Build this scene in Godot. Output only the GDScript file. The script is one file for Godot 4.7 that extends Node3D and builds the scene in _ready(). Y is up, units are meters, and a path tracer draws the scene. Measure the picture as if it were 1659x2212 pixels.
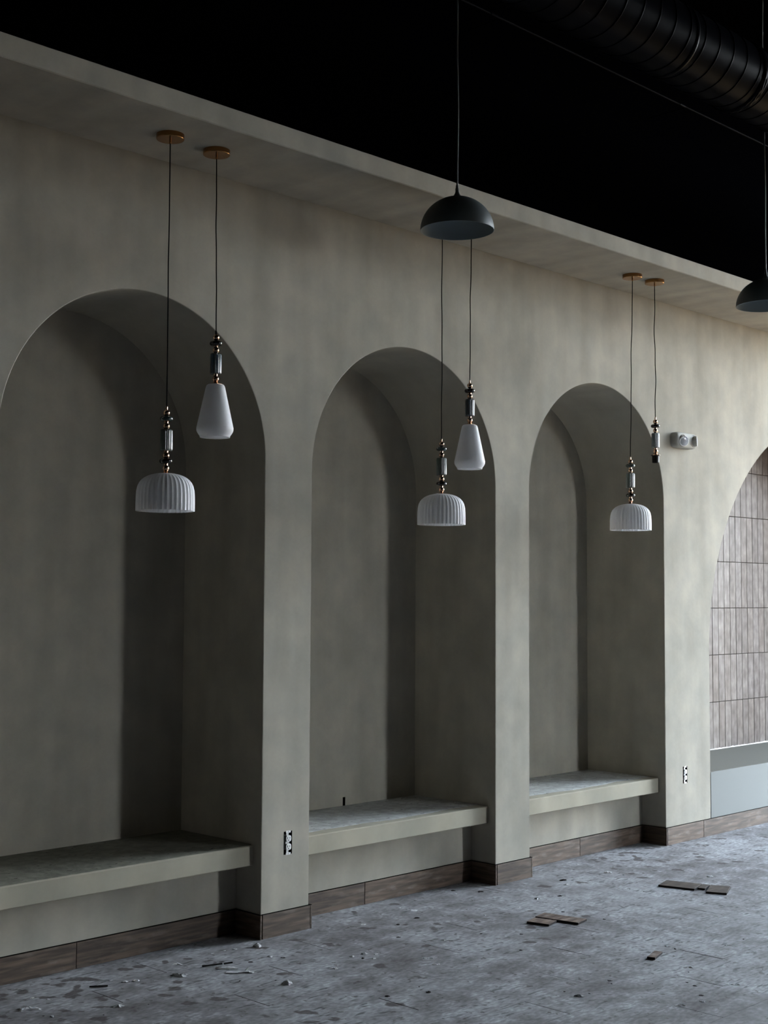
extends Node3D
# A limewashed wall of arched niches in an unfinished shop. The arch wall lies in the plane z = 0, the room is at z > 0, x runs along the wall.

const SOFFIT := 3.5433       # underside of the plaster soffit
const SOFFIT_OUT := 0.54     # how far it stands out of the wall
const SOFFIT_TOP := 3.636
const CEIL := 5.8
const NICHE := 0.615         # depth of the niches
const X0 := -4.0
const X1 := 11.9
const ZF := 8.2              # the window wall
var nv := [[2.7863, 4.1925, 2.234], [4.4977, 5.8984, 2.2107], [6.2067, 7.6153, 2.2138], [8.1658, 11.5956, 1.2244]]   # left, right, springing height
var rng := RandomNumberGenerator.new()
var M := {}
var used := {}
var back_wall: Node3D

# ---------------------------------------------------------------- shapes
class MB:
	var v := PackedVector3Array()
	var n := PackedVector3Array()
	var i := PackedInt32Array()

	func tri(a: Vector3, b: Vector3, c: Vector3, na: Vector3, nb: Vector3, nc: Vector3) -> void:
		var k := v.size()
		v.append(a); v.append(b); v.append(c)
		n.append(na); n.append(nb); n.append(nc)
		if (b - a).cross(c - a).dot(na + nb + nc) > 0.0:
			i.append(k); i.append(k + 2); i.append(k + 1)
		else:
			i.append(k); i.append(k + 1); i.append(k + 2)

	func quad(a: Vector3, b: Vector3, c: Vector3, d: Vector3, nn: Vector3) -> void:
		tri(a, b, c, nn, nn, nn)
		tri(a, c, d, nn, nn, nn)

	func quad4(a: Vector3, b: Vector3, c: Vector3, d: Vector3, na: Vector3, nb: Vector3, nc: Vector3, nd: Vector3) -> void:
		tri(a, b, c, na, nb, nc)
		tri(a, c, d, na, nc, nd)

	# a rectangle facing +z
	func face_z(x0: float, x1: float, y0: float, y1: float, z: float) -> void:
		if x1 > x0 and y1 > y0:
			quad(Vector3(x0, y0, z), Vector3(x1, y0, z), Vector3(x1, y1, z), Vector3(x0, y1, z), Vector3(0, 0, 1))

	func flat(pts: Array, about: Vector3) -> void:
		var g: Vector3 = (pts[1] - pts[0]).cross(pts[2] - pts[0]).normalized()
		var m := Vector3.ZERO
		for p in pts:
			m += p
		if g.dot(m / pts.size() - about) < 0.0:
			g = -g
		for k in range(1, pts.size() - 1):
			tri(pts[0], pts[k], pts[k + 1], g, g, g)

	# a box with chamfered edges, turned by q
	func box(c: Vector3, s: Vector3, b := 0.0, q := Basis.IDENTITY) -> void:
		var h := s / 2.0
		if b <= 0.0:
			for ax in 3:
				for sg in [-1.0, 1.0]:
					var p := []
					for k in [[-1, -1], [1, -1], [1, 1], [-1, 1]]:
						var w := Vector3.ZERO
						w[ax] = sg * h[ax]; w[(ax + 1) % 3] = k[0] * h[(ax + 1) % 3]; w[(ax + 2) % 3] = k[1] * h[(ax + 2) % 3]
						p.append(c + q * w)
					flat(p, c)
			return
		var at := func(sx: float, sy: float, sz: float, ax: int) -> Vector3:
			var w := Vector3(sx * (h.x - b), sy * (h.y - b), sz * (h.z - b))
			w[ax] = [sx, sy, sz][ax] * h[ax]
			return c + q * w
		for ax in 3:
			var u := (ax + 1) % 3
			var t := (ax + 2) % 3
			for sg in [-1.0, 1.0]:
				var p := []
				for k in [[-1.0, -1.0], [1.0, -1.0], [1.0, 1.0], [-1.0, 1.0]]:
					var s3 := [0.0, 0.0, 0.0]
					s3[ax] = sg; s3[u] = k[0]; s3[t] = k[1]
					p.append(at.call(s3[0], s3[1], s3[2], ax))
				flat(p, c)
			for k in [[-1.0, -1.0], [1.0, -1.0], [1.0, 1.0], [-1.0, 1.0]]:      # the edges along ax
				var lo := [0.0, 0.0, 0.0]
				lo[ax] = -1.0; lo[u] = k[0]; lo[t] = k[1]
				var hi := lo.duplicate()
				hi[ax] = 1.0
				flat([at.call(lo[0], lo[1], lo[2], u), at.call(hi[0], hi[1], hi[2], u), at.call(hi[0], hi[1], hi[2], t), at.call(lo[0], lo[1], lo[2], t)], c)
		for sx in [-1.0, 1.0]:
			for sy in [-1.0, 1.0]:
				for sz in [-1.0, 1.0]:
					flat([at.call(sx, sy, sz, 0), at.call(sx, sy, sz, 1), at.call(sx, sy, sz, 2)], c)

	# a smooth grid of points; closed joins the last column to the first
	func grid(rows: Array, closed := true) -> void:
		var base := v.size()
		var nr := rows.size()
		var nc: int = rows[0].size()
		var acc := PackedVector3Array()
		acc.resize(nr * nc)
		var lim := nc if closed else nc - 1
		for r in nr - 1:
			for c in lim:
				var c2 := (c + 1) % nc
				var ia := r * nc + c
				var ib := r * nc + c2
				var ic := (r + 1) * nc + c2
				var id := (r + 1) * nc + c
				var a: Vector3 = rows[r][c]
				var b: Vector3 = rows[r][c2]
				var d: Vector3 = rows[r + 1][c2]
				var e: Vector3 = rows[r + 1][c]
				var g1 := (b - a).cross(d - a)
				var g2 := (d - a).cross(e - a)
				acc[ia] += g1 + g2; acc[ib] += g1; acc[ic] += g1 + g2; acc[id] += g2
				i.append(base + ia); i.append(base + ic); i.append(base + ib)
				i.append(base + ia); i.append(base + id); i.append(base + ic)
		for r in nr:
			for c in nc:
				v.append(rows[r][c])
				n.append(acc[r * nc + c].normalized())

	# parts of a profile (radius, height) turned about y; corners between the parts stay sharp
	func lathe(parts: Array, seg := 32, at := Vector3.ZERO, q := Basis.IDENTITY) -> void:
		for pr in parts:
			var rows := []
			for p in pr:
				var row := []
				for k in seg:
					var t := TAU * k / seg
					row.append(at + q * Vector3(p.x * cos(t), p.y, p.x * sin(t)))
				rows.append(row)
			grid(rows)

	func tube(pts: Array, r: float, seg := 8, caps := true) -> void:
		var rows := []
		for k in pts.size():
			var d: Vector3 = (pts[min(k + 1, pts.size() - 1)] - pts[max(k - 1, 0)]).normalized()
			var s := d.cross(Vector3(0.31, 0.11, 0.94) if absf(d.z) < 0.8 else Vector3(1, 0.2, 0)).normalized()
			var t := d.cross(s)
			var row := []
			for j in seg:
				var a := TAU * j / seg
				row.append(pts[k] + (s * cos(a) + t * sin(a)) * r)
			rows.append(row)
		grid(rows)
		if caps:
			for e in [0, pts.size() - 1]:
				flat(rows[e], (pts[1] if e == 0 else pts[pts.size() - 2]))

	func ball(c: Vector3, r: float, seg := 20, rings := 12, sq := 1.0) -> void:
		var pr := []
		for k in rings + 1:
			var a := PI * k / rings
			pr.append(Vector2(maxf(r * sin(a), 1e-5), r * sq * cos(a)))
		lathe([pr], seg, c)

	# a rough lump lying on y = 0
	func lump(s: Vector3, rg: RandomNumberGenerator, seg := 11, rings := 3) -> void:
		var rows := []
		var wob := []
		for j in seg:
			wob.append(rg.randf_range(0.5, 1.2))
		for k in rings + 1:
			var f := float(k) / rings
			var rad := 1.0 - 0.8 * f * f
			var row := []
			for j in seg:
				var a := TAU * (j + 0.4 * rg.randf()) / seg
				var w: float = wob[j] * rg.randf_range(0.8, 1.1)
				row.append(Vector3(cos(a) * s.x * rad * w, s.y * pow(f, 0.7) * rg.randf_range(0.45, 1.1), sin(a) * s.z * rad * w))
			rows.append(row)
		for k in rings:
			for j in seg:
				var j2 := (j + 1) % seg
				flat([rows[k][j], rows[k][j2], rows[k + 1][j2]], Vector3(0, -s.y * 0.4, 0))
				flat([rows[k][j], rows[k + 1][j2], rows[k + 1][j]], Vector3(0, -s.y * 0.4, 0))
		var top := Vector3(0, s.y * 0.75, 0)
		for j in seg:
			flat([rows[rings][j], rows[rings][(j + 1) % seg], top], Vector3(0, -s.y * 2.0, 0))

	func mesh() -> ArrayMesh:
		var a := []
		a.resize(Mesh.ARRAY_MAX)
		a[Mesh.ARRAY_VERTEX] = v
		a[Mesh.ARRAY_NORMAL] = n
		a[Mesh.ARRAY_INDEX] = i
		var m := ArrayMesh.new()
		m.add_surface_from_arrays(Mesh.PRIMITIVE_TRIANGLES, a)
		return m

# ---------------------------------------------------------------- naming
func numbered(called: String) -> String:
	var k: int = used.get(called, 0)
	used[called] = k + 1
	return called if k == 0 else "%s_%03d" % [called, k]

func part(called: String, mb: MB, m: Material, parent: Node3D, at := Vector3.ZERO) -> MeshInstance3D:
	return put(called, mb.mesh(), m, parent, at)

func put(called: String, mesh: Mesh, m: Material, parent: Node3D, at := Vector3.ZERO) -> MeshInstance3D:
	var o := MeshInstance3D.new()
	o.mesh = mesh
	o.material_override = m
	o.position = at
	if parent == self:
		o.name = numbered(called)
	else:
		var k := 0
		for c in parent.get_children():
			if String(c.name) == called or String(c.name).begins_with(called + "_") and String(c.name).trim_prefix(called + "_").is_valid_int():
				k += 1
		o.name = called if k == 0 else "%s_%03d" % [called, k]
	parent.add_child(o, true)
	return o

func tag(o: Node3D, label: String, category: String, group := "") -> Node3D:
	o.set_meta("label", label)
	o.set_meta("category", category)
	if group != "":
		o.set_meta("group", group)
	return o

func thing(called: String, label: String, category: String, at := Vector3.ZERO, group := "") -> Node3D:
	var o := Node3D.new()
	o.name = numbered(called)
	add_child(o, true)
	o.position = at
	tag(o, label, category, group)
	return o

func struct(called: String, mb: MB, m: Material) -> MeshInstance3D:
	var o := part(called, mb, m, self)
	o.set_meta("kind", "structure")
	return o

func frame(called: String) -> Node3D:
	var o := Node3D.new()
	o.name = numbered(called)
	o.set_meta("kind", "structure")
	add_child(o, true)
	return o

# ---------------------------------------------------------------- materials
func grey(w: int, h: int, freq: float, sd: int, oct := 4, fw := 0, fh := 0, kind := FastNoiseLite.TYPE_SIMPLEX_SMOOTH) -> PackedByteArray:
	var f := FastNoiseLite.new()
	f.noise_type = kind
	f.seed = sd
	f.frequency = freq
	f.fractal_octaves = oct
	var im := f.get_seamless_image(w, h)
	im.convert(Image.FORMAT_L8)
	if fw > 0:
		im.resize(fw, fh, Image.INTERPOLATE_CUBIC)
	return im.get_data()

func picture(w: int, h: int, d: PackedByteArray, fmt := Image.FORMAT_RGB8) -> ImageTexture:
	return ImageTexture.create_from_image(Image.create_from_data(w, h, false, fmt, d))

func mat(c: Color, rough := 0.8, metal := 0.0, spec := 0.5) -> StandardMaterial3D:
	var m := StandardMaterial3D.new()
	m.albedo_color = c
	m.roughness = rough
	m.metallic = metal
	m.metallic_specular = spec
	return m

func world_mat(tex: Texture2D, scale: Vector3, rough := 0.85, spec := 0.3, tint := Color.WHITE, in_world := true) -> StandardMaterial3D:
	var m := mat(tint, rough, 0.0, spec)
	m.albedo_texture = tex
	m.uv1_triplanar = true
	m.uv1_world_triplanar = in_world
	m.uv1_scale = scale
	return m

func bump(m: StandardMaterial3D, tex: Texture2D, cm: float) -> void:
	m.heightmap_enabled = true
	m.heightmap_texture = tex
	m.heightmap_scale = cm

func mix3(a: Vector3, b: Vector3, t: float) -> Vector3:
	return a.lerp(b, clampf(t, 0.0, 1.0))

func make_materials() -> void:
	# limewash: cloudy, with upright brush drags
	var W := 1024
	var big := grey(W, W, 0.0035, 3, 4)
	var mid := grey(W, W, 0.013, 8, 4)
	var drag := grey(W, 128, 0.012, 21, 3, W, W)
	var fine := grey(W, W, 0.09, 5, 3)
	var d := PackedByteArray()
	d.resize(W * W * 3)
	for k in W * W:
		var s := 1.0 + 0.11 * (big[k] / 255.0 - 0.5) + 0.065 * (mid[k] / 255.0 - 0.5) + 0.09 * (drag[k] / 255.0 - 0.5) + 0.02 * (fine[k] / 255.0 - 0.5)
		var wm := 0.018 * (mid[k] / 255.0 - 0.5)
		d[k * 3] = clampi(int(156.0 * (s + wm)), 0, 255)
		d[k * 3 + 1] = clampi(int(151.0 * s), 0, 255)
		d[k * 3 + 2] = clampi(int(140.0 * (s - wm)), 0, 255)
	M.plaster = world_mat(picture(W, W, d), Vector3.ONE / 2.6, 0.9, 0.25)
	bump(M.plaster, picture(W, W, mid, Image.FORMAT_L8), 0.12)
	M.niche_paint = world_mat(picture(W, W, d), Vector3.ONE / 3.9, 0.85, 0.3, Color(0.99, 0.985, 0.955))
	M.primer = mat(Color8(121, 123, 121), 0.8, 0.0, 0.3)
	M.black = mat(Color8(2, 2, 3), 0.95, 0.0, 0.0)
	M.black_paint = mat(Color8(6, 7, 11), 0.34, 0.0, 0.06)
	M.pipe_paint = mat(Color8(20, 20, 21), 0.7, 0.0, 0.05)
	M.hole = mat(Color8(6, 6, 7), 0.9, 0.0, 0.1)

	# floor: grey-brown boards of stone under a film of plaster dust, rubbed off in places
	var FW := 2048
	var FH := 2048
	var n1 := grey(FW, FH, 0.0021, 31, 5)
	var n2 := grey(FW, FH, 0.010, 32, 5)
	var n3 := grey(1024, FH, 0.085, 33, 4, FW, FH)
	var st := grey(512, FH, 0.011, 34, 5, FW, FH)
	var n4 := grey(FW, FH, 0.028, 35, 5)
	var n5 := grey(512, FH, 0.05, 36, 3, FW, FH)
	var f := PackedByteArray()
	f.resize(FW * FH * 3)
	var bare := PackedFloat32Array()
	bare.resize(FW * FH)
	for s in smudges():
		var hw: float = s[2]
		var hd: float = s[3]
		var rad := maxf(hw, hd) * 1.3
		var x0 := int((s[0] - rad) * FW / 4.0)
		var x1 := int((s[0] + rad) * FW / 4.0)
		var z0 := int((s[1] - rad) * FH / 4.0)
		var z1 := int((s[1] + rad) * FH / 4.0)
		for pz in range(z0, z1 + 1):
			for px in range(x0, x1 + 1):
				var dx: float = px * 4.0 / FW - s[0]
				var dz: float = pz * 4.0 / FH - s[1]
				var a: float = (dx * 0.70 + dz * 0.714) / hw
				var b: float = (dx * 0.714 - dz * 0.70) / hd
				var q := posmod(pz, FH) * FW + posmod(px, FW)
				var e := 1.0 - (a * a + b * b) + 2.6 * (n4[q] / 255.0 - 0.5)
				bare[q] = maxf(bare[q], clampf(e * 1.6, 0.0, 1.0) * 0.8)
	for k in FW * FH:
		var dust := 0.80 + 0.55 * (n1[k] / 255.0 - 0.5) + 0.5 * (n2[k] / 255.0 - 0.5) + 0.45 * (st[k] / 255.0 - 0.5)
		dust = clampf(dust, 0.25, 1.0)
		var blot := clampf((n4[k] / 255.0 - 0.76) * 9.0, 0.0, 0.6)
		dust *= 1.0 - maxf(bare[k], blot)
		var c := mix3(Vector3(70, 64, 62), Vector3(149, 148, 150), dust)
		var chalk := clampf((n2[k] / 255.0 - 0.6) * 4.0, 0.0, 1.0) * clampf((n3[k] / 255.0 - 0.5) * 5.0, 0.0, 1.0)
		c = mix3(c, Vector3(188, 188, 190), chalk * 0.35 * (1.0 - bare[k]))
		c *= (1.0 + 0.34 * (n3[k] / 255.0 - 0.5)) * (1.0 - 0.32 * clampf((n5[k] / 255.0 - 0.70) * 9.0, 0.0, 1.0) * clampf((n1[k] / 255.0 - 0.35) * 5.0, 0.0, 1.0))
		f[k * 3] = clampi(int(c.x), 0, 255)
		f[k * 3 + 1] = clampi(int(c.y), 0, 255)
		f[k * 3 + 2] = clampi(int(c.z), 0, 255)
	var ft := picture(FW, FH, f)
	M.floor = world_mat(ft, Vector3(0.25, 0.25, 0.25), 0.78, 0.35)
	bump(M.floor, picture(FW, FH, n3, Image.FORMAT_L8), 0.08)
	M.grout = mat(Color8(120, 121, 126), 0.95, 0.0, 0.2)

	# wood-look skirting tile, grain lying along the board
	var g1 := grey(128, 512, 0.03, 41, 5, 1024, 512)
	var g2 := grey(256, 512, 0.012, 42, 4, 1024, 512)
	var g3 := grey(512, 512, 0.014, 43, 5, 1024, 512)
	var wd := PackedByteArray()
	wd.resize(1024 * 512 * 3)
	for k in 1024 * 512:
		var t := 0.5 + 1.4 * (g1[k] / 255.0 - 0.5) + 0.5 * (g2[k] / 255.0 - 0.5)
		var c := mix3(Vector3(58, 46, 37), Vector3(98, 82, 69), t)
		c = mix3(c, Vector3(132, 126, 120), clampf((g3[k] / 255.0 - 0.58) * 1.2, 0.0, 0.3))
		wd[k * 3] = int(c.x); wd[k * 3 + 1] = int(c.y); wd[k * 3 + 2] = int(c.z)
	var wt := picture(1024, 512, wd)
	M.board = []
	for k in 3:
		var bm := world_mat(wt, Vector3(1.0 / 1.3, 1.0 / 0.4, 1.0 / 1.3), 0.55, 0.4, [Color(1, 1, 1), Color(0.93, 0.92, 0.91), Color(1.06, 1.05, 1.04)][k])
		bm.uv1_offset = Vector3(0.37 * k, 0.23 * k, 0.11 * k)
		M.board.append(bm)
	M.board_joint = mat(Color8(20, 17, 14), 0.95, 0.0, 0.1)
	M.scrap = world_mat(wt, Vector3(1.6, 2.0, 1.6), 0.6, 0.4, Color(0.80, 0.79, 0.79))
	M.scrap_dusty = world_mat(wt, Vector3(1.6, 2.0, 1.6), 0.75, 0.3, Color(1.32, 1.35, 1.42))

	# handmade glazed tile
	var t1 := grey(512, 512, 0.012, 51, 4)
	var t2 := grey(512, 128, 0.03, 52, 4, 512, 512)
	var td := PackedByteArray()
	td.resize(512 * 512 * 3)
	for k in 512 * 512:
		var t := 0.5 + 0.9 * (t1[k] / 255.0 - 0.5) + 0.6 * (t2[k] / 255.0 - 0.5)
		var c := mix3(Vector3(74, 67, 63), Vector3(112, 105, 101), t)
		td[k * 3] = int(c.x); td[k * 3 + 1] = int(c.y); td[k * 3 + 2] = int(c.z)
	var tt := picture(512, 512, td)
	M.tile = []
	for k in 5:
		var tm := world_mat(tt, Vector3(1.7, 1.4, 1.7), 0.42, 0.3, [Color(1, 1, 1), Color(0.93, 0.92, 0.92), Color(1.05, 1.05, 1.05), Color(0.97, 0.955, 0.945), Color(1.0, 1.0, 1.01)][k])
		tm.uv1_offset = Vector3(0.31 * k, 0.17 * k, 0.0)
		M.tile.append(tm)
	M.tile_grout = mat(Color8(60, 55, 51), 0.95, 0.0, 0.2)

	# rough screed on the bench tops
	var c1 := grey(1024, 1024, 0.012, 61, 5)
	var c2 := grey(512, 1024, 0.035, 62, 3, 1024, 1024)
	var cd := PackedByteArray()
	cd.resize(1024 * 1024 * 3)
	for k in 1024 * 1024:
		var t := 0.74 + 0.45 * (c1[k] / 255.0 - 0.5)
		t -= clampf((c2[k] / 255.0 - 0.74) * 7.0, 0.0, 0.8) * clampf((c1[k] / 255.0 - 0.4) * 5.0, 0.0, 1.0)
		var c := mix3(Vector3(98, 97, 93), Vector3(186, 187, 184), t)
		cd[k * 3] = int(c.x); cd[k * 3 + 1] = int(c.y); cd[k * 3 + 2] = int(c.z)
	M.screed = world_mat(picture(1024, 1024, cd), Vector3.ONE / 1.1, 0.92, 0.2)
	bump(M.screed, picture(1024, 1024, c1, Image.FORMAT_L8), 0.3)
	M.screed_dirty = M.screed.duplicate()
	M.screed_dirty.albedo_color = Color(0.70, 0.69, 0.64)
	M.cement = mat(Color8(104, 102, 95), 0.9, 0.0, 0.25)

	# lamps
	M.brass = mat(Color8(158, 116, 72), 0.22, 1.0)
	M.rose = mat(Color8(200, 168, 146), 0.12, 1.0)
	M.cord = mat(Color8(4, 4, 5), 0.8, 0.0, 0.2)
	M.cord_grey = mat(Color8(74, 77, 78), 0.6)
	M.opal = mat(Color8(226, 227, 228), 0.5, 0.0, 0.4)
	M.opal.backlight_enabled = true
	M.opal.backlight = Color(0.8, 0.8, 0.81)
	M.green_glass = mat(Color8(62, 76, 70), 0.12, 0.0, 0.8)
	M.blue_glass = mat(Color8(38, 60, 74), 0.12, 0.0, 0.8)
	M.pale_glass = mat(Color8(92, 104, 108), 0.2, 0.0, 0.7)
	M.teal_disc = mat(Color8(44, 58, 58), 0.12, 0.0, 0.7)
	M.black_disc = mat(Color8(5, 5, 6), 0.1, 0.0, 0.6)
	M.socket = mat(Color8(7, 7, 7), 0.5, 0.0, 0.4)
	for key in ["green_glass", "blue_glass", "pale_glass"]:
		M[key].clearcoat_enabled = true
		M[key].clearcoat = 1.0
		M[key].clearcoat_roughness = 0.08
	M.dome_out = mat(Color8(66, 73, 74), 0.5, 0.0, 0.4)
	M.dome_in = mat(Color8(112, 122, 126), 0.6, 0.0, 0.4)
	M.outlet_white = mat(Color8(214, 214, 210), 0.4, 0.0, 0.5)
	M.white_plastic = mat(Color8(162, 161, 155), 0.6, 0.0, 0.3)
	M.lens = mat(Color8(186, 189, 196), 0.2, 0.0, 0.7)
	M.lens_rim = mat(Color8(244, 245, 246), 0.35, 0.0, 0.5)
	M.steel = mat(Color8(150, 150, 150), 0.4, 1.0)
	M.chip = mat(Color8(203, 203, 204), 0.95, 0.0, 0.2)
	M.dark_chip = mat(Color8(52, 47, 46), 0.9, 0.0, 0.2)
	M.frame = mat(Color8(20, 20, 21), 0.4)
	var gm := mat(Color(0.9, 0.95, 0.95, 0.04), 0.0)
	gm.transparency = BaseMaterial3D.TRANSPARENCY_ALPHA
	M.pane = gm

func smudges() -> Array:          # x, z, half width across the view, half depth: dust rubbed or wetted off the floor
	var s := [3.10, 0.13, 0.030, 0.080, 3.15, 0.07, 0.014, 0.05, 3.23, -0.03, 0.09, 0.04, 3.24, 0.0, 0.03, 0.03, 3.46, -0.02, 0.04, 0.03, 3.52, -0.01, 0.03, 0.03, 2.99, 0.09, 0.05, 0.02, 2.87, -0.01, 0.02, 0.03, 3.09, -0.07, 0.02, 0.02, 3.2, 0.27, 0.02, 0.03, 2.95, 0.3, 0.03, 0.02, 2.97, -0.04, 0.02, 0.05, 3.08, 0.36, 0.04, 0.02, 2.99, 0.48, 0.04, 0.03, 2.74, 0.2, 0.02, 0.02, 3.64, 0.01, 0.015, 0.04, 3.75, 0.04, 0.03, 0.02, 4.08, 0.11, 0.05, 0.03, 4.31, 0.13, 0.05, 0.03, 3.43, 0.36, 0.04, 0.03, 3.89, 0.51, 0.03, 0.03, 3.6, 0.97, 0.04, 0.03, 3.53, 1.06, 0.03, 0.02, 3.49, 0.29, 0.03, 0.03, 3.36, 0.56, 0.04, 0.03, 4.37, 0.3, 0.04, 0.04, 4.69, 0.2, 0.04, 0.04, 5.0, 0.37, 0.02, 0.03, 4.92, 0.42, 0.02, 0.04, 4.66, 0.62, 0.02, 0.03, 3.61, 1.1, 0.03, 0.03, 4.27, 0.71, 0.03, 0.04, 4.26, 0.94, 0.04, 0.03, 4.88, 0.27, 0.02, 0.03, 3.91, 1.13, 0.04, 0.03, 6.88, -0.04, 0.04, 0.04, 7.13, -0.02, 0.03, 0.03, 7.14, 0.27, 0.03, 0.04, 6.71, 0.35, 0.02, 0.04, 7.79, 0.16, 0.04, 0.05, 6.07, 0.2, 0.04, 0.05, 6.3, 0.29, 0.03, 0.04, 6.83, 0.17, 0.02, 0.03, 6.88, 0.39, 0.02, 0.03, 6.66, 0.46, 0.03, 0.03, 6.48, 0.91, 0.02, 0.02, 5.55, 0.52, 0.015, 0.02, 5.28, 0.73, 0.03, 0.04, 5.15, 0.92, 0.03, 0.03, 5.65, 0.79, 0.02, 0.04, 5.05, 0.91, 0.03, 0.03, 5.16, -0.07, 0.03, 0.03, 4.88, -0.08, 0.015, 0.05, 5.18, 0.48, 0.02, 0.03, 3.47, 0.59, 0.05, 0.03, 3.35, 0.41, 0.03, 0.03]
	var out := []
	for k in range(0, s.size(), 4):
		out.append([s[k], s[k + 1], s[k + 2] * 1.1, s[k + 3] * 0.9])
	return out

# ---------------------------------------------------------------- the room
func arch_wall() -> void:
	var w := MB.new()
	var b := 0.005
	var xs := X0
	for o in nv:
		var xl: float = o[0]
		var xr: float = o[1]
		var ys: float = o[2]
		var r := (xr - xl) / 2.0
		var cx := (xl + xr) / 2.0
		var depth := NICHE if r < 1.0 else 0.71
		pier(w, xs, xl - b)
		xs = xr + b
		# outline of the opening from the floor at the right, over the arch, to the floor at the left
		var pts := [Vector2(xr, 0.0)]
		var nrm := [Vector2(-1, 0)]
		var steps := 72
		for k in steps + 1:
			var a := PI * k / steps
			pts.append(Vector2(cx + r * cos(a), ys + r * sin(a)))
			nrm.append(Vector2(-cos(a), -sin(a)))
		pts.append(Vector2(xl, 0.0))
		nrm.append(Vector2(1, 0))
		for k in pts.size() - 1:
			var p: Vector2 = pts[k]
			var q: Vector2 = pts[k + 1]
			var np: Vector2 = nrm[k]
			var nq: Vector2 = nrm[k + 1]
			var pf := p - np * b
			var qf := q - nq * b
			var N := Vector3(0, 0, 1)
			var n3p := Vector3(np.x, np.y, 0)
			var n3q := Vector3(nq.x, nq.y, 0)
			if k > 0 and k < pts.size() - 2:
				w.quad(Vector3(pf.x, pf.y, 0), Vector3(qf.x, qf.y, 0), Vector3(qf.x, SOFFIT, 0), Vector3(pf.x, SOFFIT, 0), N)
			w.quad4(Vector3(pf.x, pf.y, 0), Vector3(qf.x, qf.y, 0), Vector3(q.x, q.y, -b), Vector3(p.x, p.y, -b), N, N, n3q, n3p)
			w.quad4(Vector3(p.x, p.y, -b), Vector3(q.x, q.y, -b), Vector3(q.x, q.y, -depth), Vector3(p.x, p.y, -depth), n3p, n3q, n3q, n3p)
		if r < 1.0:
			if o == nv[1]:      # the back of this niche has a slot for a cable
				hole(w, xl, xr, 0.0, ys + r, -depth, 5.3105, 5.3300, 0.427, 0.476)
			else:
				w.face_z(xl, xr, 0.0, ys + r, -depth)
			w.face_z(xl, xr, 0.0, 0.333, -0.18)
		else:
			w.face_z(xl, xr, 0.0, ys + r, -depth)
	pier(w, xs, X1)
	# the body of the wall behind the niches
	w.box(Vector3((X0 + X1) / 2, CEIL / 2, -0.90), Vector3(X1 - X0 + 0.4, CEIL + 0.4, 0.3))
	w.box(Vector3(X0 - 0.1, SOFFIT / 2, -0.38), Vector3(0.2, SOFFIT, 0.76))
	var o := struct("wall_back", w, M.plaster)
	back_wall = o
	var u := MB.new()
	u.box(Vector3((X0 + X1) / 2, (SOFFIT + CEIL) / 2 + 0.1, -0.376), Vector3(X1 - X0, CEIL - SOFFIT + 0.2, 0.75))
	part("upper_wall", u, M.black, o)
	var h := MB.new()
	for r in [[4.332, 4.385, 0.370, 0.478, 0.0, 0.05], [7.8205, 7.8735, 0.377, 0.485, 0.0, 0.05], [5.3105, 5.3300, 0.427, 0.476, -NICHE, 0.03]]:
		var z: float = r[4]
		var e: float = r[5]
		var A := Vector3(r[0], r[2], z)
		var B := Vector3(r[1], r[3], z)
		h.quad(Vector3(A.x, A.y, z - e), Vector3(B.x, A.y, z - e), Vector3(B.x, B.y, z - e), Vector3(A.x, B.y, z - e), Vector3(0, 0, 1))
		h.quad(Vector3(A.x, A.y, z), Vector3(A.x, B.y, z), Vector3(A.x, B.y, z - e), Vector3(A.x, A.y, z - e), Vector3(1, 0, 0))
		h.quad(Vector3(B.x, A.y, z), Vector3(B.x, B.y, z), Vector3(B.x, B.y, z - e), Vector3(B.x, A.y, z - e), Vector3(-1, 0, 0))
		h.quad(Vector3(A.x, A.y, z), Vector3(B.x, A.y, z), Vector3(B.x, A.y, z - e), Vector3(A.x, A.y, z - e), Vector3(0, 1, 0))
		h.quad(Vector3(A.x, B.y, z), Vector3(B.x, B.y, z), Vector3(B.x, B.y, z - e), Vector3(A.x, B.y, z - e), Vector3(0, -1, 0))
	part("wall_cavity", h, M.hole, o)
	var s := MB.new()
	var sb := 0.004
	var y0 := SOFFIT
	var y1 := SOFFIT_TOP
	var z1 := SOFFIT_OUT
	s.quad(Vector3(X0, y0, 0), Vector3(X1, y0, 0), Vector3(X1, y0, z1 - sb), Vector3(X0, y0, z1 - sb), Vector3(0, -1, 0))
	s.quad(Vector3(X0, y0, z1 - sb), Vector3(X1, y0, z1 - sb), Vector3(X1, y0 + sb, z1), Vector3(X0, y0 + sb, z1), Vector3(0, -0.707, 0.707))
	s.face_z(X0, X1, y0 + sb, y1 - sb, z1)
	s.quad(Vector3(X0, y1 - sb, z1), Vector3(X1, y1 - sb, z1), Vector3(X1, y1, z1 - sb), Vector3(X0, y1, z1 - sb), Vector3(0, 0.707, 0.707))
	s.quad(Vector3(X0, y1, 0), Vector3(X1, y1, 0), Vector3(X1, y1, z1 - sb), Vector3(X0, y1, z1 - sb), Vector3(0, 1, 0))
	struct("trim_1", s, M.plaster)

func hole(w: MB, x0: float, x1: float, y0: float, y1: float, z: float, a0: float, a1: float, b0: float, b1: float) -> void:
	w.face_z(x0, a0, y0, y1, z)
	w.face_z(a1, x1, y0, y1, z)
	w.face_z(a0, a1, y0, b0, z)
	w.face_z(a0, a1, b1, y1, z)

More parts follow.
